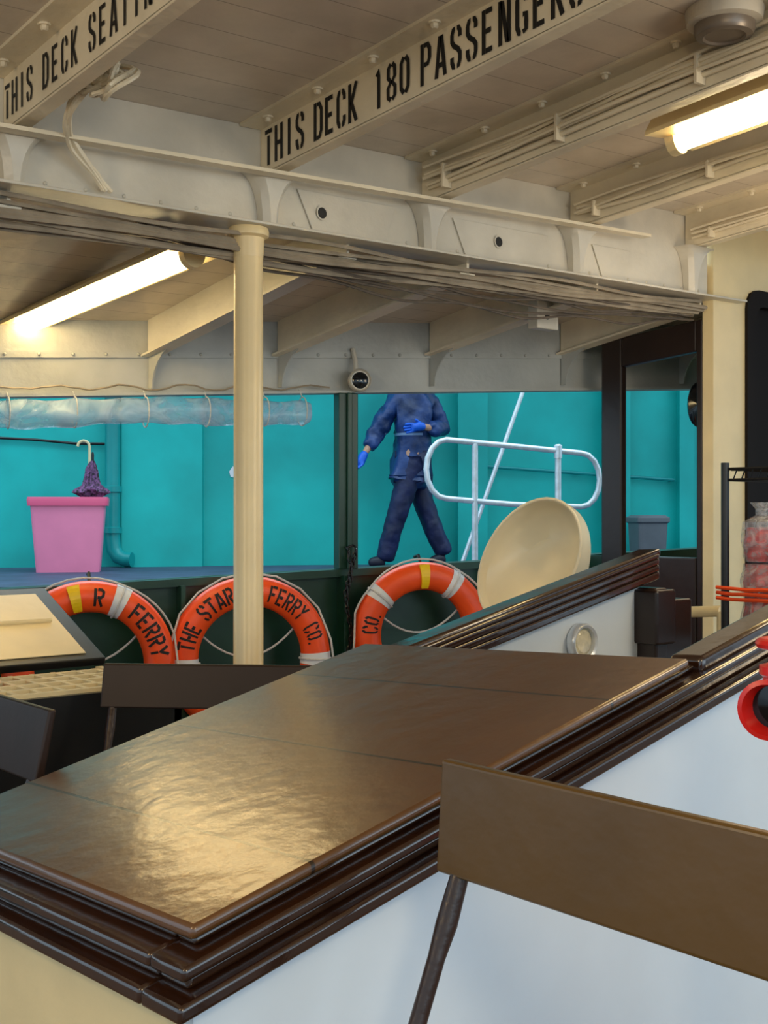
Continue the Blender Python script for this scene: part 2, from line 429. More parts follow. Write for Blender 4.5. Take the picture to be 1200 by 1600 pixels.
# ---------- girder ----------
r = root('girder', (3, 3.43, 2.2), 'white riveted steel longitudinal girder resting on the column', 'girder')
m = MB()
m.hexa([(-1.5, 3.42, zg(-1.5)), (4.88, 3.42, zg(4.88)), (4.88, 3.435, zg(4.88)), (-1.5, 3.435, zg(-1.5))],
       [(-1.5, 3.42, zi(-1.5, 3.43)), (4.88, 3.42, zi(4.88, 3.43)), (4.88, 3.435, zi(4.88, 3.43)), (-1.5, 3.435, zi(-1.5, 3.43))])
finish(m, 'web', M_girder, r)
m = MB()
m.fbox(-1.5, 5.1, 3.345, 3.50, lambda x, y: zg(x)-.010, lambda x, y: zg(x))
finish(m, 'bottom_flange', M_girder, r, bevel=.003)
m = MB()
x = 1.3
while x < 4.85:
    m.ball((x, 3.42, zg(x)+.026), .007, 6); x += .13
finish(m, 'rivet_row', M_girder, r, smooth=True)
m = MB()
def zbar(x, y=0): return 2.288+.04*(x-1.42)
m.fbox(-1.5, 4.28, 3.285, 3.335, lambda x, y: zbar(x)-.010, lambda x, y: zbar(x)+.002)
finish(m, 'flat_bar', M_beam, r)
for cpx, cpy in ((503, 333), (779, 378)):
    p = onY(cpx, cpy, 3.41)
    m = MB().lathe(p, (0, -1, 0), [(.024, .0005), (.026, .003), (.020, .003), (.019, .001)], 20)
    finish(m, 'hole_rim', M_girder, r)
    m = MB().lathe(p, (0, -1, 0), [(.0195, -.001), (.0195, .002)], 20)
    finish(m, 'hole_shade', M_black, r, label='black disc for the shade in a round hole')  # flat black disc gives the hole its shade by colour
for xa, xb_ in ((2.50, 2.93), (3.24, 3.76), (4.06, 4.3)):
    m = MB()
    m.prism([(xa-.02, 3.418, zg(xa)+.15), (xa+.05, 3.418, zg(xa)+.012), (xb_-.05, 3.418, zg(xb_)+.012), (xb_+.0, 3.418, zg(xb_)+.15)], (0, -.006, 0))
    finish(m, 'stiffener_plate', M_girder, r, bevel=.002)
m = MB()
for k in range(10):
    dz = .02+.009*k
    m.tube(wig((-.3, 3.40+.02*(k % 5), zg(-.3)-dz), (4.85, 3.42+.018*(k % 5), zg(4.85)-.016-dz*.55), 60, .009, .012+.008*(k % 3)), U(.006, .011), 6)
finish(m, 'cable_run', M_cable, r, label='thick bundle of old cables under the girder', smooth=True)
m = MB()
for k in range(6):
    m.tube(wig((1.9, 3.44+.02*k, zg(1.9)-.05), (4.85, 3.46+.01*k, zg(4.85)-.05-.01*k), 50, .012, .03+.012*k), .006, 6)
finish(m, 'cable_run', M_cabled, r, label='dark loose cables sagging under the girder', smooth=True)

# ---------- outer beams ----------
for i, bx in enumerate([1.45, 2.72, 3.32, 4.1, 4.85, 5.6]):
    yh = hy(bx)-.01
    r = root('side_deck_beam', (bx, yh, zfa(bx)), 'grey-white outer deck beam with curved knee bracket at the fascia', 'beam', 'outer deck beams with knees')
    m = MB(); f = lambda x, y: zo(bx, y)
    m.fbox(bx, bx+.012, 3.44, yh, lambda x, y: zo(bx, y)-.16, f)
    m.fbox(bx-.035, bx+.045, 3.44, yh, lambda x, y: zo(bx, y)-.168, lambda x, y: zo(bx, y)-.158)
    finish(m, 'web', M_beam if i > 1 else M_girder, r)
    m = MB(); pts = [(bx+.003, yh, zo(bx, yh)-.1), (bx+.003, yh, zfa(bx)+.02)]
    for j in range(9):
        a = j/8*math.pi/2
        pts.append((bx+.003, yh-.03-.30*(1-math.cos(a)), zfa(bx)+.02+(zo(bx, yh-.3)-.15-zfa(bx)-.02)*math.sin(a)))
    m.prism(pts, (.008, 0, 0))
    finish(m, 'knee_bracket', M_fascia, r)

# ---------- column ----------
cb = Vector((2.29, 3.43, 0))
zt = zg(2.29)-.011
r = root('support_column', cb, 'cream painted round steel column with collar at its head', 'column')
m = MB().lathe(cb, (0, 0, 1), [(.058, 0), (.058, .02), (.051, .03), (.049, zt-.035)], 32)
finish(m, 'shaft', M_col, r, smooth=True)
m = MB().lathe(cb, (0, 0, 1), [(.050, zt-.10), (.054, zt-.035), (.068, zt-.028), (.070, zt-.012), (.066, zt)], 32)
finish(m, 'collar', M_col, r, smooth=True)

# ---------- lights ----------
def fixture(p0, p1, label, hw=.10, top=.085):
    p0, p1 = Vector(p0), Vector(p1); d = (p1-p0).normalized(); s = d.cross(Vector((0, 0, 1))).normalized(); u = s.cross(d)
    r = root('tube_light', (p0+p1)/2, label, 'light', 'warm fluorescent tube lights')
    m = MB(); a, b = p0-d*.05, p1+d*.05
    prof = [(-hw, .028), (-hw+.006, .045), (-hw*.45, top), (hw*.45, top), (hw-.006, .045), (hw, .028), (.03, .040), (-.03, .040)]
    m.rings([[q+s*x+u*z for x, z in prof] for q in (a, b)])
    finish(m, 'housing', M_cream, r, label='wide cream reflector housing')
    m = MB()
    n = 10; rings = []
    for q in (p0, p1):
        rings.append([q+s*(.034*math.cos(t))+u*(.033-.045*abs(math.sin(t))) for t in [math.pi+math.pi*j/n for j in range(n+1)]])
    m.rings(rings)
    finish(m, 'glowing_tube', M_tube, r, label='glowing warm white diffuser')
    for q, e in ((p0, -1), (p1, 1)):
        m = MB()
        m.rings([[q+d*e*h+s*(.045*math.cos(t))+u*(.034-.055*abs(math.sin(t))) for t in [math.pi+math.pi*j/n for j in range(n+1)]] for h in (0.001, .035)])
        finish(m, 'end_cap', M_cream, r)
    for t in (.2, .8):
        q = p0.lerp(p1, t); m = MB().tube([q+u*top, q+u*.17], .01, 8)
        finish(m, 'hanger', M_cream, r)
    return r
fixture(onX(296, 412, 2.2), onX(26, 524, 2.2), 'warm glowing tube light slung below the outer deckhead')
p = Vector((3.34, 2.44, 2.405)); fixture(p, p+Vector((0, -1.25, .088)), 'warm glowing tube light under the plank ceiling', hw=.13, top=.13)

# ceiling round lamp
rd = atD(1132, 12, 1)-Vector((0, 0, EYE)); tt = 1.0
for _ in range(30): tt += (zi(rd.x*tt, rd.y*tt)-(EYE+rd.z*tt))/rd.z*.8
c = Vector((rd.x*tt, rd.y*tt, EYE+rd.z*tt))
r = root('round_ceiling_lamp', c, 'round grey domed lamp on a white base on the ceiling', 'lamp')
m = MB().lathe(c, (0, 0, -1), [(.105, 0), (.11, .012), (.105, .045), (.09, .05)], 32); finish(m, 'base', M_girder, r, smooth=True)
m = MB().lathe(c-Vector((0, 0, .05)), (0, 0, -1), [(.085, 0), (.085, .018), (.078, .03), (.06, .034), (.055, .028), (.03, .028), (.001, .028)], 32); finish(m, 'lens', M_lampgrey, r, smooth=True, label='grey metal ringed lens')

# ---------- casing ----------
AX, AY = .837, 1.387
def zl(x, y): return .653+.249*(x-AX)-.053*(y-AY)
def off(d): return lambda x, y: zl(x, y)-d
def offf(d): return lambda x, y: zl(x, y)-d-.027*(x-AX)
r = root('stair_casing', (1.9, 1.9, 0), 'sloping stairway casing with glossy dark brown lid over white panels', 'stair casing')
m = MB().fbox(AX, 1.925, AY, 2.36, off(.020), off(0)); finish(m, 'lid', M_lid, r, bevel=.008, bseg=3, label='glossy brown plank lid', smooth=True)
XE = 3.04
def tiers(mb, side):
    T = [(-.012, .020, .034), (.030, .034, .054), (.014, .054, .074), (.044, .074, .098)]
    for o, d0, d1 in T:
        if side == 'near': mb.fbox(AX-o, XE, AY-o, AY+.06, off(d1), off(d0))
        if side == 'far': mb.fbox(AX-o, XE, 2.36-.06, 2.36+o, offf(d1), offf(d0))
        if side == 'front': mb.fbox(AX-o, AX+.06, AY+.061, 2.36-.061, off(d1), off(d0))
    return mb
for s in ('near', 'far', 'front'):
    finish(tiers(MB(), s), 'moulded_rail', M_brown, r, bevel=.009, bseg=4, smooth=True, label='stepped glossy dark brown moulding')
m = MB().fbox(1.95, XE+.02, 2.31, 2.40, offf(.035), offf(.008)); finish(m, 'capping_rail', M_brown, r, bevel=.01, bseg=3, smooth=True)
m = MB().fbox(1.95, XE, AY-.01, AY+.07, off(.04), off(.006)); finish(m, 'capping_rail', M_brown, r, bevel=.01, bseg=3, smooth=True)
zz = lambda x, y: 0
m = MB().fbox(AX-.005, XE-.05, AY-.012, AY+.012, zz, off(.09)); finish(m, 'side_panel', M_white, r, label='white painted panel')
m = MB().fbox(AX-.005, XE-.05, 2.34, 2.365, zz, offf(.09)); finish(m, 'side_panel', M_white, r, label='white painted panel')
m = MB().fbox(AX-.012, AX+.012, AY+.012, 2.34, zz, off(.09)); finish(m, 'front_panel', M_cream, r, label='cream painted front panel')
for y in (2.27, AY-.02):
    m = MB().box(XE-.06, XE+.0, y, y+.12, 0, .97); m.box(XE-.075, XE+.02, y-.015, y+.13, .80, .965); m.box(XE+.0, XE+.15, y+.02, y+.1, 0, .93)
    finish(m, 'end_post', M_door, r, bevel=.008)
c = onY(905, 1003, 2.335)
m = MB().lathe(c, (0, -1, 0), [(.055, 0), (.056, .02), (.050, .028), (.043, .024), (.040, .008)], 28); finish(m, 'lamp_ring', M_galv, r, smooth=True, label='round metal fitting ring')
m = MB().lathe(c, (0, -1, 0), [(.042, .004), (.041, .012), (.030, .019), (.015, .017), (.001, .018)], 24); finish(m, 'lamp_glass', M_brass, r, smooth=True, label='recessed round glass lens')

# ---------- benches ----------
def bench(X, ya, yb, ztop, mt, label, h=.155, lean=.035, ztop2=None, move=None):
    r = root('bench', (X-.2, (ya+yb)/2, 0), label, 'bench', 'wooden ferry benches')
    m = MB()
    m.hexa([(X-lean, ya, ztop-h), (X-lean+.022, ya, ztop-h), (X-lean+.022, yb, ztop-h), (X-lean, yb, ztop-h)],
           [(X, ya, ztop), (X+.018, ya, ztop), (X+.018, yb, ztop), (X, yb, ztop)])
    finish(m, 'backrest', mt, r, bevel=.005, bseg=3)
    m = MB()
    for k in range(5): m.box(X-.46+k*.084, X-.46+k*.084+.07, ya+.01, yb-.01, .415, .437)
    finish(m, 'seat', mt, r, bevel=.004)
    for y in (ya+.035, yb-.035):
        m = MB()
        m.tube([(X-lean+.012, y, ztop-h-.001), (X-lean-.012, y, ztop-h-.06), (X-lean-.03, y, ztop-h-.10), (X-.13, y, .40)], [.013, .015, .012, .012], 10)
        finish(m, 'back_support', M_iron, r, smooth=True)
        m = MB().tube([(X-.05, y, 0), (X-.13, y, .2), (X-.10, y, .414)], .015, 8); finish(m, 'leg', M_iron, r, smooth=True)
        m = MB().tube([(X-.42, y, 0), (X-.34, y, .2), (X-.38, y, .414)], .015, 8); finish(m, 'leg', M_iron, r, smooth=True)
    if move:
        r.location = (move[0], move[1], 0); r.rotation_euler = (0, 0, move[2])
    return r
bench(1.13, .0, 1.222, .862, M_bench, 'brown wooden bench with plain plank backrest beside the casing', h=.152, lean=.010)
th = math.radians(45)
bench(0, -.36, .36, .752, M_benchd, 'dark painted wooden bench beyond the casing near the column', h=.125, move=(1.935-.2*math.cos(th), 3.03-.2*math.sin(th), th))
bench(1.15, 2.50, 3.25, .767, M_benchd, 'dark brown wooden bench beside the locker', h=.155)

# ---------- locker ----------
X0, X1, Y0, Y1, Zt = 1.2, 1.99, 3.36, 3.88, .655
r = root('storage_locker', ((X0+X1)/2, (Y0+Y1)/2, 0), 'black storage locker with open cream lined lid and lattice tray', 'locker')
m = MB(); t = .025
m.box(X0, X1, Y0, Y0+t, 0, Zt); m.box(X0, X1, Y1-t, Y1, 0, Zt); m.box(X0, X0+t, Y0, Y1, 0, Zt); m.box(X1-t, X1, Y0, Y1, 0, Zt); m.box(X0, X1, Y0, Y1, 0, .03)
finish(m, 'body', M_blk, r)
def lidp(x, s, o): return (x, Y1+s*.50-o*.38, Zt+.01+s*.22+o*.92)
m = MB().hexa([lidp(X0, 0, 0), lidp(X1, 0, 0), lidp(X1, 1, 0), lidp(X0, 1, 0)], [lidp(X0, 0, .03), lidp(X1, 0, .03), lidp(X1, 1, .03), lidp(X0, 1, .03)])
rr = finish(m, 'lid', M_blk, r, bevel=.004)
m = MB().hexa([lidp(X0+.05, .07, .031), lidp(X1-.06, .07, .031), lidp(X1-.06, .90, .031), lidp(X0+.05, .90, .031)], [lidp(X0+.05, .07, .034), lidp(X1-.06, .07, .034), lidp(X1-.06, .90, .034), lidp(X0+.05, .90, .034)])
m.tube([lidp(X0+.08, .5, .04), lidp(X1-.09, .5, .04)], .008, 6)
finish(m, 'lid_lining', M_cream, rr)
m = MB()
for k in range(10):
    x = X0+.06+k*(X1-X0-.12)/9; m.box(x-.008, x+.008, Y0+.03, Y1-.03, Zt-.004, Zt+.006)
for k in range(5):
    y = Y0+.06+k*(Y1-Y0-.12)/4; m.box(X0+.03, X1-.03, y-.012, y+.012, Zt-.008, Zt+.007)
m.box(X0+.026, X1-.026, Y0+.026, Y0+.05, Zt-.05, Zt+.012); m.box(X1-.05, X1-.026, Y0+.026, Y1-.03, Zt-.05, Zt+.012)
tr_ = finish(m, 'lattice_tray', M_cream, r)
m = MB().box(X0+.03, X1-.03, Y0+.03, Y1-.03, Zt-.07, Zt-.05); finish(m, 'tray_bottom', M_tray, tr_, label='darker tray bottom')
# folded lifejacket on the tray
c = Vector((1.45, 3.74, Zt+.008))
r = root('lifejacket', c, 'folded orange lifejacket with a black star on the locker tray', 'lifejacket')
m = MB(); m.rings([[(c.x+.08*a*math.copysign(abs(math.cos(q))**.6, math.cos(q)), c.y+.09*a*math.copysign(abs(math.sin(q))**.6, math.sin(q)), c.z+h) for q in [j*math.pi/10 for j in range(20)]] for a, h in ((.85, 0), (1, .012), (1, .03), (.85, .045), (.4, .05))])
finish(m, 'float_pad', M_orange, r, smooth=True)
m = MB(); st = []
for k in range(10):
    a = math.pi/2+k*math.pi/5; rr_ = .04 if k % 2 == 0 else .016
    st.append(Vector((c.x+.03+rr_*math.cos(a), c.y+rr_*math.sin(a), c.z+.046)))
m.prism(st, (0, 0, .006)); finish(m, 'star_mark', M_black, r, label='black star emblem')

# ---------- side opening ----------
pc = hp(541, 700, .03)
xpost = pc.x
m = MB(); a = Vector((pc.x, pc.y, 0))
m.hexa(*[[a+HD*sx*.05+HN*sy+Vector((0, 0, z)) for sx, sy in ((-1, .03), (1, .03), (1, -.04), (-1, -.04))] for z in (zgw(xpost)+.001, zfa(xpost)-.013)])
m.hexa(*[[a+HD*sx*.012+HN*sy+Vector((0, 0, z)) for sx, sy in ((-1, .03), (1, .03), (1, .05), (-1, .05))] for z in (zgw(xpost)+.001, zfa(xpost)-.013)])
finish(m, 'stanchion', M_dgreen, label='dark green steel stanchion standing on the bulwark', category='post', bevel=.004)
m = MB(); c0 = hp(545, 866, .11)
for k in range(24):
    cc = c0+Vector((.0, 0, -.024*k))+HD*(.012*math.sin(k*.5)); ax = HD if k % 2 else HN
    m.tube([cc+ax*(.009*math.cos(t))+Vector((0, 0, .019*math.sin(t))) for t in [j*math.pi/4 for j in range(8)]], .0035, 5, loop=True)
c1 = hp(556, 862, .11)
for k in range(10):
    cc = c1+Vector((0, 0, -.022*k))-HD*(.006*k); ax = HD if k % 2 else HN
    m.tube([cc+ax*(.009*math.cos(t))+Vector((0, 0, .018*math.sin(t))) for t in [j*math.pi/4 for j in range(8)]], .0035, 5, loop=True)
m.tube([c0+Vector((0, 0, .02)), c0-HN*.03+Vector((0, 0, .03)), c1-HN*.03+Vector((0, 0, .03)), c1+Vector((0, 0, .02))], .006, 6)
finish(m, 'chain', M_blk, label='black steel chain hanging from the stanchion', category='chain', smooth=True)
c0 = hp(563, 594, .10)
r = root('deck_floodlight', c0, 'small round grey floodlight on a bracket at the fascia', 'lamp')
m = MB().lathe(c0, HN+HD*-.2, [(.035, -.07), (.052, -.05), (.056, .0), (.05, .01), (.045, -.003)], 20); finish(m, 'housing', M_girder, r, smooth=True)
m = MB().lathe(c0, HN+HD*-.2, [(.044, -.005), (.03, .003), (.001, .006)], 20); finish(m, 'lens', M_glassdk, r, smooth=True, label='dark glass lens')
m = MB().tube([c0-HN*.04, c0-HN*.06+Vector((0, 0, .1)), c0-HN*.09+Vector((0, 0, .16))], .012, 8); finish(m, 'bracket', M_girder, r, smooth=True)
# rolled clear curtain
m = MB(); rings = []; a0, a1 = hp(-60, 645, .07), hp(482, 643, .07)
n = 60
for i in range(n+1):
    t = i/n; p = a0.lerp(a1, t)+Vector((0, 0, -.008*math.sin(t*9)))
    rad = .058+.004*math.sin(t*47)+.002*random.random()
    if i == n: rad *= .8
    rings.append([p+HN*math.cos(q)*rad*(1+.08*math.sin(3*q+t*10))+Vector((0, 0, math.sin(q)*rad*(1+.07*math.sin(4*q+t*12)))) for q in [j*math.pi/10 for j in range(20)]])
m.rings(rings)
r = finish(m, 'rolled_weather_curtain', M_plastic, label='rolled clear plastic weather curtain tied under the fascia', category='curtain', smooth=True)
for t in (.12, .3, .5, .68, .86, .98):
    p = a0.lerp(a1, t); m = MB()
    m.tube([p+HN*math.cos(q)*.066+Vector((0, 0, math.sin(q)*.068)) for q in [j*math.pi/8 for j in range(16)]], .003, 5, loop=True)
    m.tube([p+Vector((0, 0, .066)), Vector((p.x, p.y, zfa(p.x)+.01))-HN*.04], .003, 5)
    finish(m, 'tie_cord', M_rope, r)
m = MB()
pp = [hp(x, 604+3*math.sin(x*.06)+(3 if (x//45) % 2 else 0), .058) for x in range(-40, 525, 15)]
m.tube(pp, .0045, 5)
finish(m, 'lacing_cord', M_cable, label='thin grey lacing cord along the fascia edge', category='cord')
c = onY(850, 493, 3.72)
r = root('junction_box', c, 'square white junction box hung under the side deckhead', 'junction box')
m = MB().box(c.x-.075, c.x+.065, c.y-.03, c.y+.03, c.z-.065, c.z+.06); finish(m, 'box', M_girder, r, bevel=.006)
m = MB().lathe((c.x-.012, c.y-.03, c.z-.01), (0, -1, 0), [(.014, 0), (.014, .003)], 14); finish(m, 'cable_port', M_black, r)
m = MB().box(c.x-.02, c.x+.02, c.y-.01, c.y+.01, c.z+.06, zo(c.x, c.y)); finish(m, 'bracket', M_girder, r)

# ---------- lifebuoys ----------
def glyph_a(mb, ch, fm):
    for pl in G.get(ch, []):
        pts = [Vector((.12+p[0]*.76, .1+p[1]*.8)) for p in pl]; q = []
        for a, b in zip(pts[:-1], pts[1:]):
            n = max(1, int((b-a).length/.1)); q += [a+(b-a)*i/n for i in range(n)]
        q.append(pts[-1]); k = len(mb.v); n = len(q)
        for i, p in enumerate(q):
            t = q[min(i+1, n-1)]-q[max(i-1, 0)]; t.normalize(); nn = Vector((-t.y*1.35, t.x*.8))
            for s in (-.5, 0, .5):
                z = p+nn*.17*s; mb.v.append(fm(z.x, z.y))
        for i in range(n-1):
            for j in range(2):
                a = k+i*3+j; mb.f.append((a, a+1, a+4, a+3))
def buoy(px, py, items, bands, tags, label, R=.372):
    rt = .068; Rc = R-rt
    c = hp(px, py, .17)
    r = root('lifebuoy', c, label, 'lifebuoy', 'orange lifebuoys hung along the bulwark', rotz=math.atan2(HD.y, HD.x)-math.radians(8))
    def S(a, q, e=0):
        rr = Rc+(rt+e)*math.cos(q)
        return Vector((rr*math.sin(a), -(rt+e)*.85*math.sin(q), rr*math.cos(a)))
    m = MB(); m.rings([[S(2*math.pi*i/64, 2*math.pi*j/20) for j in range(20)] for i in range(64)], loop=True)
    finish(m, 'ring', M_orange, r, local=True, smooth=True)
    for b in bands:
        b = math.radians(b); m = MB()
        m.rings([[S(b+da, 2*math.pi*j/20, .0025) for j in range(20)] for da in (-.095, -.05, 0, .05, .095)], caps=False)
        finish(m, 'reflective_band', M_band, r, local=True, smooth=True, label='silver white reflective band')
    for b in tags:
        b = math.radians(b); m = MB()
        m.rings([[S(b+da, math.radians(45+90*j/8), e) for j in range(9)] for e, da in ((.002, -.075), (.014, -.075), (.014, 0), (.014, .075), (.002, .075))], closed=False, caps=False)
        finish(m, 'yellow_tag', M_yellow, r, local=True)
    m = MB()
    for txt, a0, a1 in items:
        n = len(txt); step = (a1-a0)/max(1, n)
        for j, ch in enumerate(txt):
            if ch == ' ': continue
            def fm(gx, gy):
                a = math.radians(a0+(j+gx)*step)
                q = math.radians(90)-(gy-.5)*1.45
                return S(a, q, .002)
            glyph_a(m, ch, fm)
    finish(m, 'lettering', M_black, r, local=True, label='black painted lettering')
    m = MB(); pts = []
    anch = sorted(bands)
    for i in range(4):
        s0 = anch[i]; s1 = anch[(i+1) % 4]+(360 if i == 3 else 0)
        for k in range(10):
            t = k/10; a = math.radians(s0+(s1-s0)*t); rad = R+.006+.01*math.sin(math.pi*t)
            sag = .10*math.sin(math.pi*t) if math.cos(a) < .3 else 0.0
            pts.append(Vector((rad*math.sin(a), -.02 if math.cos(a) > .3 else -.05, rad*math.cos(a)-sag)))
    m.tube(pts, .005, 6, loop=True)
    m.tube([Vector((-.21+.42*t, .03, .10-.22*4*t*(1-t)*.5+.03*t)) for t in [k/12 for k in range(13)]], .005, 6)
    for a in anch:
        a = math.radians(a)
        m.tube([S(a, q, .006) for q in [j*math.pi/8 for j in range(16)]], .005, 6, loop=True)
    finish(m, 'grab_rope', M_rope, r, local=True, smooth=True)
    m = MB(); m.tube([Vector((0, .02, R-.02)), Vector((0, .06, R+.03)), Vector((0, .12, R+.02))], .008, 6)
    finish(m, 'hook', M_blk, r, local=True)
    return r
buoy(391, 1028, [('THE', -82, -57), ('STAR', -50, -16), ('FERRY', 14, 52), ('CO.', 60, 82)], [-94, 92, 180, -150], [], 'orange lifebuoy lettered THE STAR FERRY CO. behind the column')
buoy(140, 1040, [('STA', -60, -28), ('R', 2, 12), ('FERRY', 36, 84), ('CO.', 112, 135)], [24, 102, 200, 290], [-12], 'orange lifebuoy lettered FERRY with a yellow tag behind the locker', R=.365)
buoy(660, 990, [('CO.', -88, -62), ('THE STAR', 125, 215)], [-50, 32, 110, 236], [-1], 'orange lifebuoy with a yellow tag beside the ventilator', R=.348)

# ---------- cowl ventilator ----------
D0 = 4.75
Rv = Vector((CP, -SP, 0)); Fv = Vector((SP, CP, 0))
rn = .15; rm = .20
mouth_dir = (-Rv*.52-Fv*.85).normalized(); back = -mouth_dir; side = Vector((0, 0, 1)).cross(mouth_dir)
mc = atD(802, 878, D0)
ctr = mc-mouth_dir*(rn+.03); ctr.z = 0
pz = mc.z-rm-.03
pivot = Vector((mc.x, mc.y, pz))
r = root('cowl_ventilator', ctr, 'cream painted cowl ventilator with thin rolled rim standing on the deck', 'ventilator')
m = MB(); rings = []
N = 36
SHX = .36   # hood leans to one side
def ring(cn, e1, e2, ra, rb=None):
    o = []
    for j in range(N):
        a = 2*math.pi*j/N; p = cn+e1*math.cos(a)*ra+e2*math.sin(a)*(rb or ra)
        o.append(p+Rv*max(0, p.z-pz)*SHX)
    return o
rings.append(ring(ctr, back, side, rn+.03)); rings.append(ring(ctr+Vector((0, 0, .03)), back, side, rn+.03)); rings.append(ring(ctr+Vector((0, 0, .035)), back, side, rn))
rings.append(ring(ctr+Vector((0, 0, pz-.02)), back, side, rn))
TH = math.radians(100)
for i in range(0, 13):
    t = i/12; th = t*TH; dr = back*math.cos(th)+Vector((0, 0, 1))*math.sin(th); rr = rn+(rm-rn)*t
    rings.append(ring(pivot+dr*(.03+rr), dr, side, rr*(1+.25*t), rr*(1+.0*t)))
nrm = (mouth_dir*math.sin(TH)+Vector((0, 0, 1))*(-math.cos(TH))).normalized()
cn = pivot+dr*(.03+rm)
rings.append(ring(cn+nrm*.012, dr, side, rm*1.27, rm*1.02)); rings.append(ring(cn+nrm*.018, dr, side, rm*1.26, rm*1.01)); rings.append(ring(cn+nrm*.012, dr, side, rm*1.22, rm*.98))
for i in range(11, 8, -1):
    t = i/12; th = t*TH; d2 = back*math.cos(th)+Vector((0, 0, 1))*math.sin(th); rr = rn+(rm-rn)*t
    k = (.96, .80, .5)[11-i]
    rings.append(ring(pivot+d2*(.03+rr), d2, side, rr*1.2*k, rr*k))
m.rings(rings)
finish(m, 'hood', M_cowl, r, smooth=True)
m = MB().tube(ring(cn+nrm*.016, dr, side, rm*1.255, rm*1.01), .006, 8, loop=True); finish(m, 'rim', M_cowl, r, smooth=True)

# ---------- deckhouse ----------
WX = 4.9
m = MB()
m.box(WX, 5.19, 3.40, 3.46, 0, 2.56); m.box(5.75, 7.4, 3.40, 3.46, 0, 2.6); m.box(5.19, 5.75, 3.40, 3.46, 2.27, 2.6); m.box(5.19, 5.75, 3.40, 3.46, 0, .35)
finish(m, 'wall_deckhouse', M_cream, kind='structure', label='cream painted deckhouse wall', category='wall')
m = MB()
def rrect(x0, x1, z0, z1, rad, y):
    o = []
    for cx, cz, a0 in ((x1-rad, z1-rad, 0), (x0+rad, z1-rad, 90), (x0+rad, z0+rad, 180), (x1-rad, z0+rad, 270)):
        for k in range(6):
            a = math.radians(a0+k*18); o.append(Vector((cx+rad*math.cos(a), y, cz+rad*math.sin(a))))
    return o
o1, o2 = rrect(5.16, 5.8, .33, 2.29, .1, 3.385), rrect(5.24, 5.72, .41, 2.21, .06, 3.385)
o3, o4 = rrect(5.24, 5.72, .41, 2.21, .06, 3.47), rrect(5.16, 5.8, .33, 2.29, .1, 3.47)
m.rings([o1, o2, o3, o4], loop=True)
finish(m, 'door_2', M_dark, kind='structure', label='dark brown rounded door frame in the deckhouse wall', category='door')
m = MB().box(5.2, 5.76, 3.43, 3.45, .37, 2.25); finish(m, 'door_3', M_dark, kind='structure', label='dark door leaf', category='door')
dz = lambda y: 2.125-.075*(y-3.44)
ya, yb = 3.462, 4.08
m = MB(); fw = .13
m.fbox(WX, WX+.045, ya, ya+.035, zz, lambda x, y: dz(y)); m.fbox(WX, WX+.045, yb-fw, yb, zz, lambda x, y: dz(y))
m.fbox(WX, WX+.045, ya+.035, yb-fw, lambda x, y: dz(y)-.15, lambda x, y: dz(y)); m.fbox(WX, WX+.045, ya+.035, yb-fw, lambda x, y: .02, lambda x, y: .98)
d = finish(m, 'door_1', M_door, kind='structure', label='near-black timber door frame with a glazed upper light', category='door', bevel=.008)
m = MB().fbox(WX+.05, WX+.07, yb, hy(WX)+.0, zz, lambda x, y: zgw(x)); finish(m, 'trim_2', M_dgreen, kind='structure', label='green filler plate beside the door', category='trim')
c = onX(1092, 632, 5.1)
m = MB().lathe(c, (-1, -.3, 0), [(.001, -.02), (.05, -.02), (.06, 0), (.05, .012), (.001, .018)], 20)
for v in m.v: v.z = c.z+(v.z-c.z)*1.9
m.tube([c+Vector((0, 0, .1)), c+Vector((0.02, 0, .22)), (c.x+.02, 3.47, c.z+.24)], .01, 6)
finish(m, 'mirror', M_glassdk, label='oval dark mirror on a bracket behind the door', category='mirror', smooth=True)
a, b = atD(1038, 957, 5.0), atD(1128, 955, 4.75)
m = MB().tube([a, b], .022, 12); m.tube([b, (b.x, b.y, 0)], .02, 10); m.tube([a+Vector((0, 0, 0)), (a.x, a.y, 0)], .02, 10)
finish(m, 'hand_rail', M_cream, label='cream painted tubular hand rail near the door', category='rail', smooth=True)

# ---------- rack ----------
c0 = atD(1133, 728, 3.9); rx, ry = .55, .42
r = root('wire_rack', (c0.x+rx/2, c0.y-ry/2, 0), 'black wire storage rack with open shelves', 'rack')
for dx, dy in ((0, 0), (rx, 0), (0, -ry), (rx, -ry)):
    m = MB().tube([(c0.x+dx, c0.y+dy, 0), (c0.x+dx, c0.y+dy, c0.z+.01)], .013, 10); finish(m, 'post', M_blk, r, smooth=True)
SZ = .80
for z in (c0.z-.01, SZ, .35):
    m = MB(); X, Y = c0.x, c0.y
    for dz_ in (0, -.035):
        m.tube([(X, Y, z+dz_), (X+rx, Y, z+dz_), (X+rx, Y-ry, z+dz_), (X, Y-ry, z+dz_)], .005, 6, loop=True)
    for k in range(17): m.tube([(X+rx*k/16, Y, z-.003), (X+rx*k/16, Y-ry, z-.003)], .0025, 4)
    for k in range(15):
        yy = Y-ry*k/14; m.tube([(X, yy, z-.035), (X, yy-ry/28, z), ], .0025, 4)
    finish(m, 'shelf', M_blk, r, label='black wire shelf')
m = MB()
for k in range(3): m.tube(wig((c0.x-.020, c0.y+.018, .925+.016*k), (c0.x-.020, c0.y-ry, .92+.018*k), 8, .002), .0065, 6)
finish(m, 'elastic_cord', M_orcord, r, label='orange elastic cord wrapped around the rack')
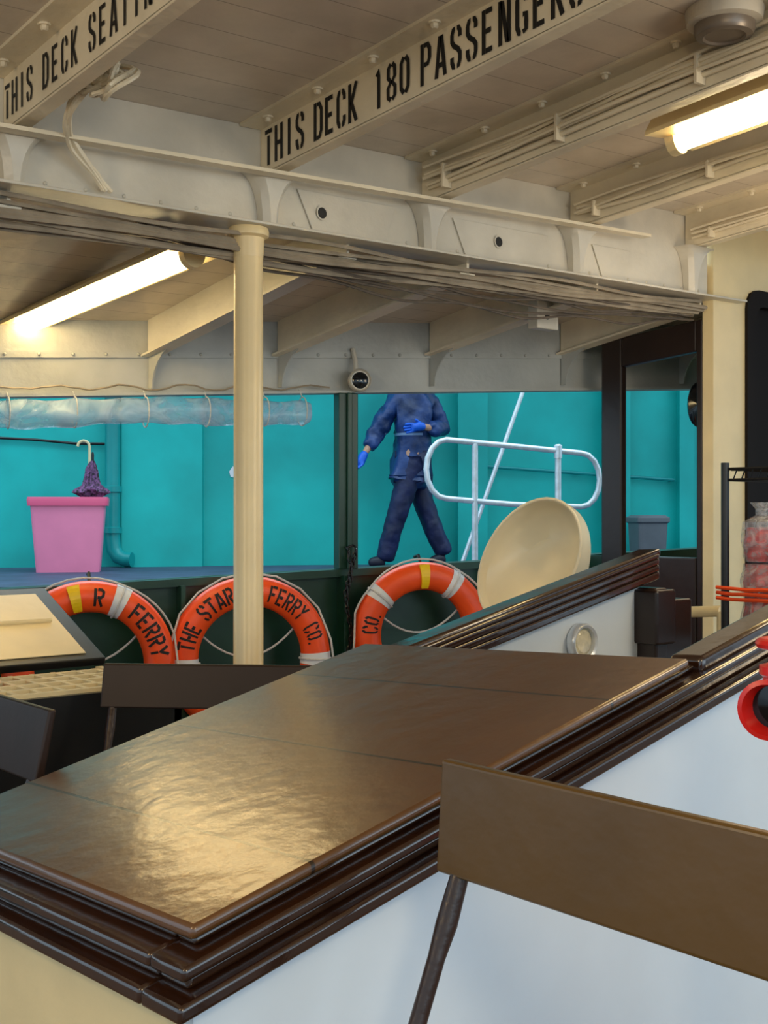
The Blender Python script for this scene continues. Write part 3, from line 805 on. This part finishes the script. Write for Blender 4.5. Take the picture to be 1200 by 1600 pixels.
for lx, ly, lz, s in [(.085+.14*i, -.08-.135*j, .118*k, .060) for k in range(3) for j in range(3) for i in range(2)]:
    cx, cy, cz = c0.x+lx+random.uniform(-.003, .003), c0.y+ly+random.uniform(-.003, .003), SZ+.006+lz
    r = root('wrapped_parcel', (cx, cy, cz), 'small red parcel wrapped in clear plastic on the rack', 'parcel', 'red wrapped parcels on the rack')
    m = MB(); rings = []; ph = random.random()*6
    for i in range(9):
        t = i/8; rad = s*(.80+.15*math.sin(math.pi*min(1, t*1.1)))
        tw = ph+t*U(.5, 1.2)
        rings.append([(cx+rad*math.cos(q)*(1+.10*math.cos(4*q+tw))*(1+.08*random.random()), cy+rad*math.sin(q)*(1-.12*math.cos(4*q+tw))*.95*(1+.05*random.random()), cz+t*.108) for q in [j*math.pi/7 for j in range(14)]])
    m.rings(rings); finish(m, 'contents', M_redp, r)
    top = lz > .2
    m = MB(); rings = []
    for i in range(10):
        t = i/9; rad = (s*1.06*(.84+.16*math.sin(math.pi*min(1, t*1.1)))) if (t < .7 or not top) else s*(.25+.35*abs(t-.85)/.15*(.5 if t < .85 else 1))
        rings.append([(cx+rad*math.cos(q)*(1+.08*random.random()), cy+rad*math.sin(q)*.98*(1+.08*random.random()), cz-.001+t*(.19 if top else .112)) for q in [j*math.pi/7 for j in range(14)]])
    m.rings(rings, caps=False); finish(m, 'plastic_bag', M_bag, r)

# ---------- fire hydrant ----------
hc = atD(1203, 1108, 1.72)
r = root('fire_hydrant_valve', (hc.x+.06, hc.y+.03, 0), 'red painted fire hydrant valve with open hose outlet', 'hydrant')
ax = (Vector((0, 0, EYE))-hc); ax.z = 0; ax.normalize(); ax = (ax-Rv*.35).normalized()
m = MB().lathe(hc, ax, [(.03, -.08), (.03, -.04), (.037, -.03), (.042, 0), (.043, .012), (.036, .014), (.033, .0), (.03, -.03)], 28); finish(m, 'hose_outlet', M_red, r, smooth=True)
m = MB().lathe(hc, ax, [(.032, -.02), (.001, -.019)], 24); finish(m, 'outlet_shade', M_glassdk, r, smooth=True)  # dark disc painted in as the shade inside the open outlet
vb = hc-ax*.085
m = MB().lathe((vb.x, vb.y, 0), (0, 0, 1), [(.05, 0), (.05, .015), (.027, .02), (.027, hc.z-.06), (.036, hc.z-.05), (.04, hc.z), (.034, hc.z+.035), (.040, hc.z+.04), (.040, hc.z+.052), (.02, hc.z+.058), (.014, hc.z+.085)], 24); finish(m, 'standpipe', M_red, r, smooth=True)
m = MB().tube([Vector((vb.x, vb.y, hc.z+.085))+Vector((.038*math.cos(q), .038*math.sin(q), 0)) for q in [j*math.pi/12 for j in range(24)]], .008, 8, loop=True)
m.tube([(vb.x-.04, vb.y, hc.z+.085), (vb.x+.04, vb.y, hc.z+.085)], .006, 6); m.tube([(vb.x, vb.y-.04, hc.z+.085), (vb.x, vb.y+.04, hc.z+.085)], .006, 6)
finish(m, 'handwheel', M_red, r, smooth=True)

# ---------- pier ----------
PZ = .742
def wv(u, o=0): return 10+.197*(u+3.158)-o
def PW(u, o, z): return W(u, wv(u, o), z)
m = MB(); m.hexa([PW(-7, 2.75, -1.6), PW(9, 2.75, -1.6), PW(9, -.4, -1.6), PW(-7, -.4, -1.6)], [PW(-7, 2.75, PZ), PW(9, 2.75, PZ), PW(9, -.4, PZ), PW(-7, -.4, PZ)])
finish(m, 'floor_pier', M_pier, kind='structure', label='dark blue-grey concrete pier deck', category='pier')
m = MB(); m.box(-20, 30, -20, 30, -1.8, -1.6); finish(m, 'ground', M_water, kind='structure', label='dark harbour water', category='water')
def upx(px, o=0):
    c = (px-600)/F; return c*(10+.197*3.158-o)/(1-.197*c)
m = MB(); m.hexa([PW(-7, 0, PZ), PW(9, 0, PZ), PW(9, -.3, PZ), PW(-7, -.3, PZ)], [PW(-7, 0, 4.6), PW(9, 0, 4.6), PW(9, -.3, 4.6), PW(-7, -.3, 4.6)])
for a, b, o in ((190, 316, .10), (716, 762, .16), (945, 985, .16), (1062, 1085, .12)):
    ua, ub = upx(a, o), upx(b, o)
    m.hexa([PW(ua, o, PZ), PW(ub, o, PZ), PW(ub, 0, PZ), PW(ua, 0, PZ)], [PW(ua, o, 4.6), PW(ub, o, 4.6), PW(ub, 0, 4.6), PW(ua, 0, 4.6)])
finish(m, 'wall_pier', M_teal, kind='structure', label='teal painted rendered pier wall with pilasters', category='wall')
m = MB(); q = [(0, 0), (8, 3), (12, 10), (6, 22), (-4, 20), (-7, 10), (-3, 4)]
u0 = upx(364); sc = .0045
m.prism([PW(u0+x*sc, .004, EYE+(760-733)/F*10.5-(-0)+(-y*sc)+.24) for x, y in q], PW(0, .003, 0)-PW(0, 0, 0))
finish(m, 'paint_patch', M_band, label='small patch of chipped paint on the teal wall', category='paint patch')
o = .14; u = upx(176, o)
m = MB(); rp = .062
m.tube([PW(u, o, 4.5), PW(u, o, PZ+.25), PW(u+.01, o, PZ+.15), PW(u+.05, o+.02, PZ+.09), PW(u+.12, o+.06, PZ+.065), PW(u+.17, o+.08, PZ+.065)], rp, 14)
for z in (PZ+.28, PZ+.62, PZ+1.4): m.lathe(PW(u, o, z), (0, 0, 1), [(rp, 0), (rp+.014, .004), (rp+.014, .05), (rp, .054)], 16)
finish(m, 'drain_pipe', M_tealp, label='teal painted drain pipe with elbow at its foot', category='pipe', smooth=True)
m = MB().tube([PW(upx(-40), .03, EYE+(800-683)/F*10), PW(upx(60), .03, EYE+(800-687)/F*10), PW(upx(118), .03, EYE+(800-692)/F*10), PW(upx(165), .03, EYE+(800-692)/F*10)], .012, 6)
finish(m, 'wall_cable', M_blk, label='black cable fixed along the teal wall', category='cable')
# pink bin
o = .75; ub = upx(108, o); vv = wv(ub, o)
cbn = PW(ub, o, PZ)
r = root('pink_bin', cbn, 'pink plastic bin with darker rim and umbrellas inside', 'bin')
e1 = (PW(1, 0, 0)-PW(0, 0, 0)).normalized(); e2 = Vector((-e1.y, e1.x, 0))
def rr4(c, hw, hd, z, rad=.03):
    o = []
    for sx, sy, a0 in ((1, 1, 0), (-1, 1, 90), (-1, -1, 180), (1, -1, 270)):
        for k in range(4):
            a = math.radians(a0+30*k); o.append(c+e1*(sx*(hw-rad)+rad*math.cos(a))+e2*(sy*(hd-rad)+rad*math.sin(a))+Vector((0, 0, z)))
    return o
hb, ht, H = .235, .275, .56
m = MB().rings([rr4(cbn, hb, .17, 0), rr4(cbn, ht, .20, H-.06), rr4(cbn, ht, .20, H), rr4(cbn, ht-.015, .185, H), rr4(cbn, hb-.015, .155, .03)]); finish(m, 'tub', M_pink, r, smooth=True)
m = MB().rings([rr4(cbn, ht+.02, .215, H-.055), rr4(cbn, ht+.025, .22, H-.01), rr4(cbn, ht+.02, .215, H+.012), rr4(cbn, ht-.02, .18, H+.012), rr4(cbn, ht-.02, .18, H-.05)], loop=True)
finish(m, 'rim', M_pinkd, r, smooth=True)
b = cbn+e1*.13+e2*.08+Vector((0, 0, .04)); tp = cbn+e1*.15+e2*.08+Vector((0, 0, H+.28))
ru = root('umbrella', b, 'furled grey umbrella with pale cane handle in the pink bin', 'umbrella', 'umbrellas in the pink bin')
m = MB().tube([b, b.lerp(tp, .6), tp-Vector((0, 0, .05)), tp], [.012, .03, .036, .01], 9); finish(m, 'canopy', M_grey, ru, smooth=True)
hs = [tp-Vector((0, 0, .02)), tp+Vector((0, 0, .13))]
for k in range(1, 7):
    a = math.pi*k/6; hs.append(tp+Vector((0, 0, .13))-e1*(.045*(1-math.cos(a)))+Vector((0, 0, .045*math.sin(a))))
m = MB().tube(hs, .011, 7); finish(m, 'handle', M_cream, ru, smooth=True)
b = cbn+e1*.16-e2*.07+Vector((0, 0, .04))
ru = root('umbrella', b, 'dark floral patterned umbrella loosely folded in the pink bin', 'umbrella', 'umbrellas in the pink bin')
m = MB(); rings = []
for h, rr_ in ((0, .012), (.25, .035), (.5, .045), (.57, .06), (.61, .115), (.635, .10), (.66, .06), (.72, .048), (.79, .040), (.84, .018)):
    rings.append([b+e1*(rr_*(1+.35*math.cos(5*q+h*3))*math.cos(q)+.02*h)+e2*(.6*rr_*(1+.3*math.cos(5*q))*math.sin(q))+Vector((0, 0, h*.95+.015*math.sin(3*q))) for q in [j*math.pi/12 for j in range(24)]])
m.rings(rings); finish(m, 'canopy', M_flor, ru, smooth=True)
t0 = b+e1*.02+Vector((0, 0, .79)); m = MB().tube([t0, t0+Vector((0, 0, .07)), t0+Vector((0, 0, .09))], [.010, .012, .006], 7); finish(m, 'handle', M_blk, ru, smooth=True)
# grey bin
o = .5; cg = PW(upx(1012, o), o, PZ)
m = MB().rings([rr4(cg, .12, .12, 0), rr4(cg, .135, .135, .36), rr4(cg, .15, .15, .37), rr4(cg, .15, .15, .41), rr4(cg, .12, .12, .43)])
finish(m, 'grey_bin', M_grey, label='small grey lidded bin by the teal wall', category='bin', bevel=.004)
m = MB().tube([PW(upx(750, .06), .06, EYE+72/F*10.7), PW(upx(1053, .06), .06, EYE+50/F*11.1)], .016, 8)
for px in (760, 900, 1048): 
    z = EYE+(72-22*(px-750)/303)/F*10.9; m.tube([PW(upx(px, .06), .06, z), PW(upx(px, .06), 0, z)], .012, 6)
finish(m, 'wall_bar', M_tealp, label='thin teal handrail bar fixed to the wall', category='rail')
# galvanised barrier
def bp(px, py, d=8.6): return atD(px, py, d+(px-665)/273*.25)
r = root('gangway_barrier', bp(800, 880), 'galvanised tubular barrier with rounded ends on the pier', 'barrier')
def arc(cx, cy, rx_, ry_, a0, a1, n=8):
    return [(cx+rx_*math.cos(math.radians(a0+(a1-a0)*k/n)), cy-ry_*math.sin(math.radians(a0+(a1-a0)*k/n))) for k in range(n+1)]
loop = arc(697, 733, 31, 46, 90, 270)+[(800, 788)]+arc(908, 750, 29, 42, -90, 90)+[(800, 697)]
m = MB().tube([bp(*p) for p in loop], .021, 10, loop=True); finish(m, 'top_loop', M_galv, r, smooth=True)
for px in (742, 872):
    t = bp(px, 693 if px < 800 else 703); g = Vector((t.x, t.y, PZ))
    m = MB().tube([t, g], .023, 10); m.lathe(g, (0, 0, 1), [(.06, 0), (.06, .012)], 12)
    if px > 800: m.lathe(t-Vector((0, 0, .06)), (0, 0, 1), [(.03, 0), (.03, .09), (.02, .1)], 12)
    finish(m, 'post', M_galv, r, smooth=True)
a = atD(725, 872, 8.9); b = atD(817, 612, 9.1); dd = (b-a)
a2 = a-dd*((a.z-PZ)/dd.z)
m = MB().tube([a2, b+dd*.6], .016, 8); m.lathe(a2, (0, 0, 1), [(.05, 0), (.05, .01)], 12)
finish(m, 'stay_rod', M_galv, label='white slanting stay rod rising from the pier', category='rod', smooth=True)

# ---------- person (local: x right, y away, z up; walking toward -x) ----------
PD = 10.1; B = atD(642, 880, PD); B.z = PZ
person = root('person', B, 'person in navy waterproof jacket, trousers and blue gloves walking mid-stride', 'person', rotz=-PSI)
person.scale = (1.03, 1.03, 1.03)
wtex = bpy.data.textures.new('cloth_wrinkle', 'CLOUDS'); wtex.noise_scale = .09; wtex.noise_depth = 2
def skin(name, nodes, edges, material, parent, rooti=0, sub=2, label=None, wrinkle=0):
    me = bpy.data.meshes.new(name); me.from_pydata([n[0] for n in nodes], edges, []); me.materials.append(material)
    o = bpy.data.objects.new(name, me); scene.collection.objects.link(o)
    md = o.modifiers.new('skin', 'SKIN'); md.use_smooth_shade = True
    sv = me.skin_vertices[0].data
    for i, n in enumerate(nodes):
        rr = n[1]; sv[i].radius = rr if isinstance(rr, tuple) else (rr, rr); sv[i].use_root = (i == rooti)
    s = o.modifiers.new('sub', 'SUBSURF'); s.levels = sub; s.render_levels = sub
    if wrinkle:
        s = o.modifiers.new('sub2', 'SUBSURF'); s.levels = 1; s.render_levels = 1
        dm = o.modifiers.new('wrinkle', 'DISPLACE'); dm.texture = wtex; dm.strength = wrinkle; dm.mid_level = .45; dm.texture_coords = 'LOCAL'
    o.parent = parent
    if label: o['label'] = label
    return o
LS, LE, LW = (-.135, -.06, 1.345), (-.27, -.06, 1.08), (-.375, -.16, .90)
RS, RE, RW = (.155, .03, 1.335), (.265, .02, 1.10), (.085, -.20, 1.12)
LH, LK, LA = (.0, -.09, .80), (-.10, -.09, .46), (-.205, -.05, .085)
RH, RK, RA = (.04, .09, .80), (.12, .08, .47), (.27, .10, .12)
body = [((.02, 0, .86), .12), ((.02, 0, 1.05), .12), ((.02, 0, 1.24), .12), ((.0, 0, 1.40), .052), ((-.02, -.01, 1.465), .06), ((-.04, -.02, 1.55), .092), ((-.03, -.01, 1.63), .075), (LS, .05), (LE, .038), (LW, .026), (RS, .05), (RE, .038), (RW, .026), (LH, .085), (LK, .055), (LA, .034), (RH, .085), (RK, .055), (RA, .034),
        ((-.150, -.05, 1.535), .013), ((-.02, -.115, 1.54), .014), ((-.02, .085, 1.54), .014), ((-.29, -.06, .04), .026), ((.18, .09, .045), .026)]
be = [(0, 1), (1, 2), (2, 3), (3, 4), (4, 5), (5, 6), (2, 7), (7, 8), (8, 9), (2, 10), (10, 11), (11, 12), (0, 13), (13, 14), (14, 15), (0, 16), (16, 17), (17, 18), (5, 19), (5, 20), (5, 21), (15, 22), (18, 23)]
skin('body', body, be, M_skin, person)
jk = [((.0, 0, .86), .165), ((-.01, 0, .74), .165), ((-.01, 0, .60), .172), ((.02, 0, 1.06), .165), ((.02, 0, 1.26), .165), ((.01, 0, 1.39), .10), ((.01, .01, 1.47), .09),
      (LS, .095), (LE, .080), (tuple(Vector(LW)+Vector((.03, .03, .04))), .062), (RS, .095), (RE, .085), (tuple(Vector(RW)+Vector((.05, .05, .0))), .065)]
jo = skin('jacket', jk, [(0, 1), (1, 2), (0, 3), (3, 4), (4, 5), (5, 6), (4, 7), (7, 8), (8, 9), (4, 10), (10, 11), (11, 12)], M_navy, person, label='loose wrinkled navy blue waterproof jacket with pale chest band', wrinkle=.05, sub=2)
hd = [((.03, .01, 1.42), .11), ((.09, .03, 1.41), .09), ((.11, .04, 1.34), .06)]
skin('hood', hd, [(0, 1), (1, 2)], M_navy, person, label='folded jacket hood', wrinkle=.03)
tr = [((.02, 0, .78), .13), (LH, .11), (LK, .088), ((-.165, -.07, .24), .084), ((-.20, -.055, .10), .084), ((-.212, -.05, .045), .080), (RH, .11), (RK, .088), ((.195, .09, .29), .082), ((.255, .10, .15), .082), ((.280, .10, .085), .078)]
skin('trousers', tr, [(0, 1), (1, 2), (2, 3), (3, 4), (4, 5), (0, 6), (6, 7), (7, 8), (8, 9), (9, 10)], M_trou, person, label='long straight dark navy trousers', wrinkle=.025)
skin('shoe', [((-.20, -.05, .05), .058), ((-.27, -.06, .045), .052), ((-.35, -.07, .038), .038)], [(0, 1), (1, 2)], M_shoe, person, label='dark shoe')
skin('shoe', [((.29, .10, .075), .058), ((.22, .09, .055), .052), ((.145, .08, .038), .038)], [(0, 1), (1, 2)], M_shoe, person, label='dark shoe')
m = MB()
m.lathe((-.025, -.01, 1.58), (0, 0, 1), [(.098, -.02), (.102, .02), (.09, .065), (.06, .10), (.001, .112)], 18)
finish(m, 'hair', M_hair, person, local=True, smooth=True)
for ey in ((-.118, -.065, 1.565), (-.125, -.01, 1.565)):
    m = MB(); m.ball(ey, .010, 8); finish(m, 'eye', M_black, person, local=True)
m = MB().tube([(-.105, -.065, 1.495), (-.118, -.04, 1.493), (-.115, -.012, 1.495)], .005, 6); finish(m, 'mouth', M_redp, person, local=True)
def hand(Wp, d, side):
    Wp, d, side = Vector(Wp), Vector(d).normalized(), Vector(side).normalized(); nn = d.cross(side)
    nodes = [(tuple(Wp-d*.03), .034), (tuple(Wp+d*.045), .038), (tuple(Wp+d*.075), .036)]; ed = [(0, 1), (1, 2)]
    for k, (s, L) in enumerate(((-.032, .078), (-.011, .09), (.011, .084), (.032, .066))):
        a = Wp+d*.075+side*s; i = len(nodes)
        nodes += [(tuple(a+d*.02), .011), (tuple(a+d*(L*.55)+nn*.008), .011), (tuple(a+d*L+nn*.028), .010)]; ed += [(2, i), (i, i+1), (i+1, i+2)]
    i = len(nodes); nodes += [(tuple(Wp+d*.03-side*.04), .013), (tuple(Wp+d*.065-side*.066+nn*.012), .012)]; ed += [(1, i), (i, i+1)]
    skin('glove', nodes, ed, M_glove, person, sub=1, label='bright blue rubber glove')
hand(LW, (-.35, -.25, -.8), (.6, -.6, 0)); hand(RW, (-.9, -.25, -.12), (0, .1, -1))

# ---------- camera & lights ----------
cam = bpy.data.cameras.new('camera'); co = bpy.data.objects.new('camera', cam); scene.collection.objects.link(co)
co.location = (0, 0, EYE); co.rotation_euler = (math.pi/2, 0, -PSI)
cam.sensor_fit = 'VERTICAL'; cam.sensor_height = 32; cam.sensor_width = 24; cam.lens = 38; cam.clip_start = .02
scene.camera = co
def area(loc, rot, sx, sy, e, col):
    l = bpy.data.lights.new('area_light', 'AREA'); l.shape = 'RECTANGLE'; l.size = sx; l.size_y = sy; l.energy = e; l.color = col
    o = bpy.data.objects.new('area_light', l); o.location = loc; o.rotation_euler = rot; scene.collection.objects.link(o)
def point(loc, e, col, rad=.12):
    l = bpy.data.lights.new('fill_light', 'POINT'); l.energy = e; l.color = col; l.shadow_soft_size = rad  # unseen warm fill, added to brighten the ceiling and cabin
    o = bpy.data.objects.new('fill_light', l); o.location = loc; scene.collection.objects.link(o)
warm = (1, .77, .46)
point((.2, -.5, 1.95), 52, warm, .25)
point((-.9, 1.9, 1.95), 46, (1, .74, .42), .25)
point((3.3, .6, 2.0), 38, (1, .8, .54), .25)
point((4.3, 2.6, 1.9), 12, (1, .8, .55), .2)
area(PW(0, 2.4, 4.5), (math.radians(-45), 0, -PSI), 9, 2, 300, (.74, .92, 1))
area((1.8, -3.3, 1.5), (math.radians(90), 0, 0), 5, 1.6, 46, (.72, .88, 1))
w = bpy.data.worlds.new('world'); scene.world = w; w.use_nodes = True
w.node_tree.nodes['Background'].inputs[0].default_value = (.62, .84, 1, 1); w.node_tree.nodes['Background'].inputs[1].default_value = 1.2
scene.view_settings.view_transform = 'Standard'
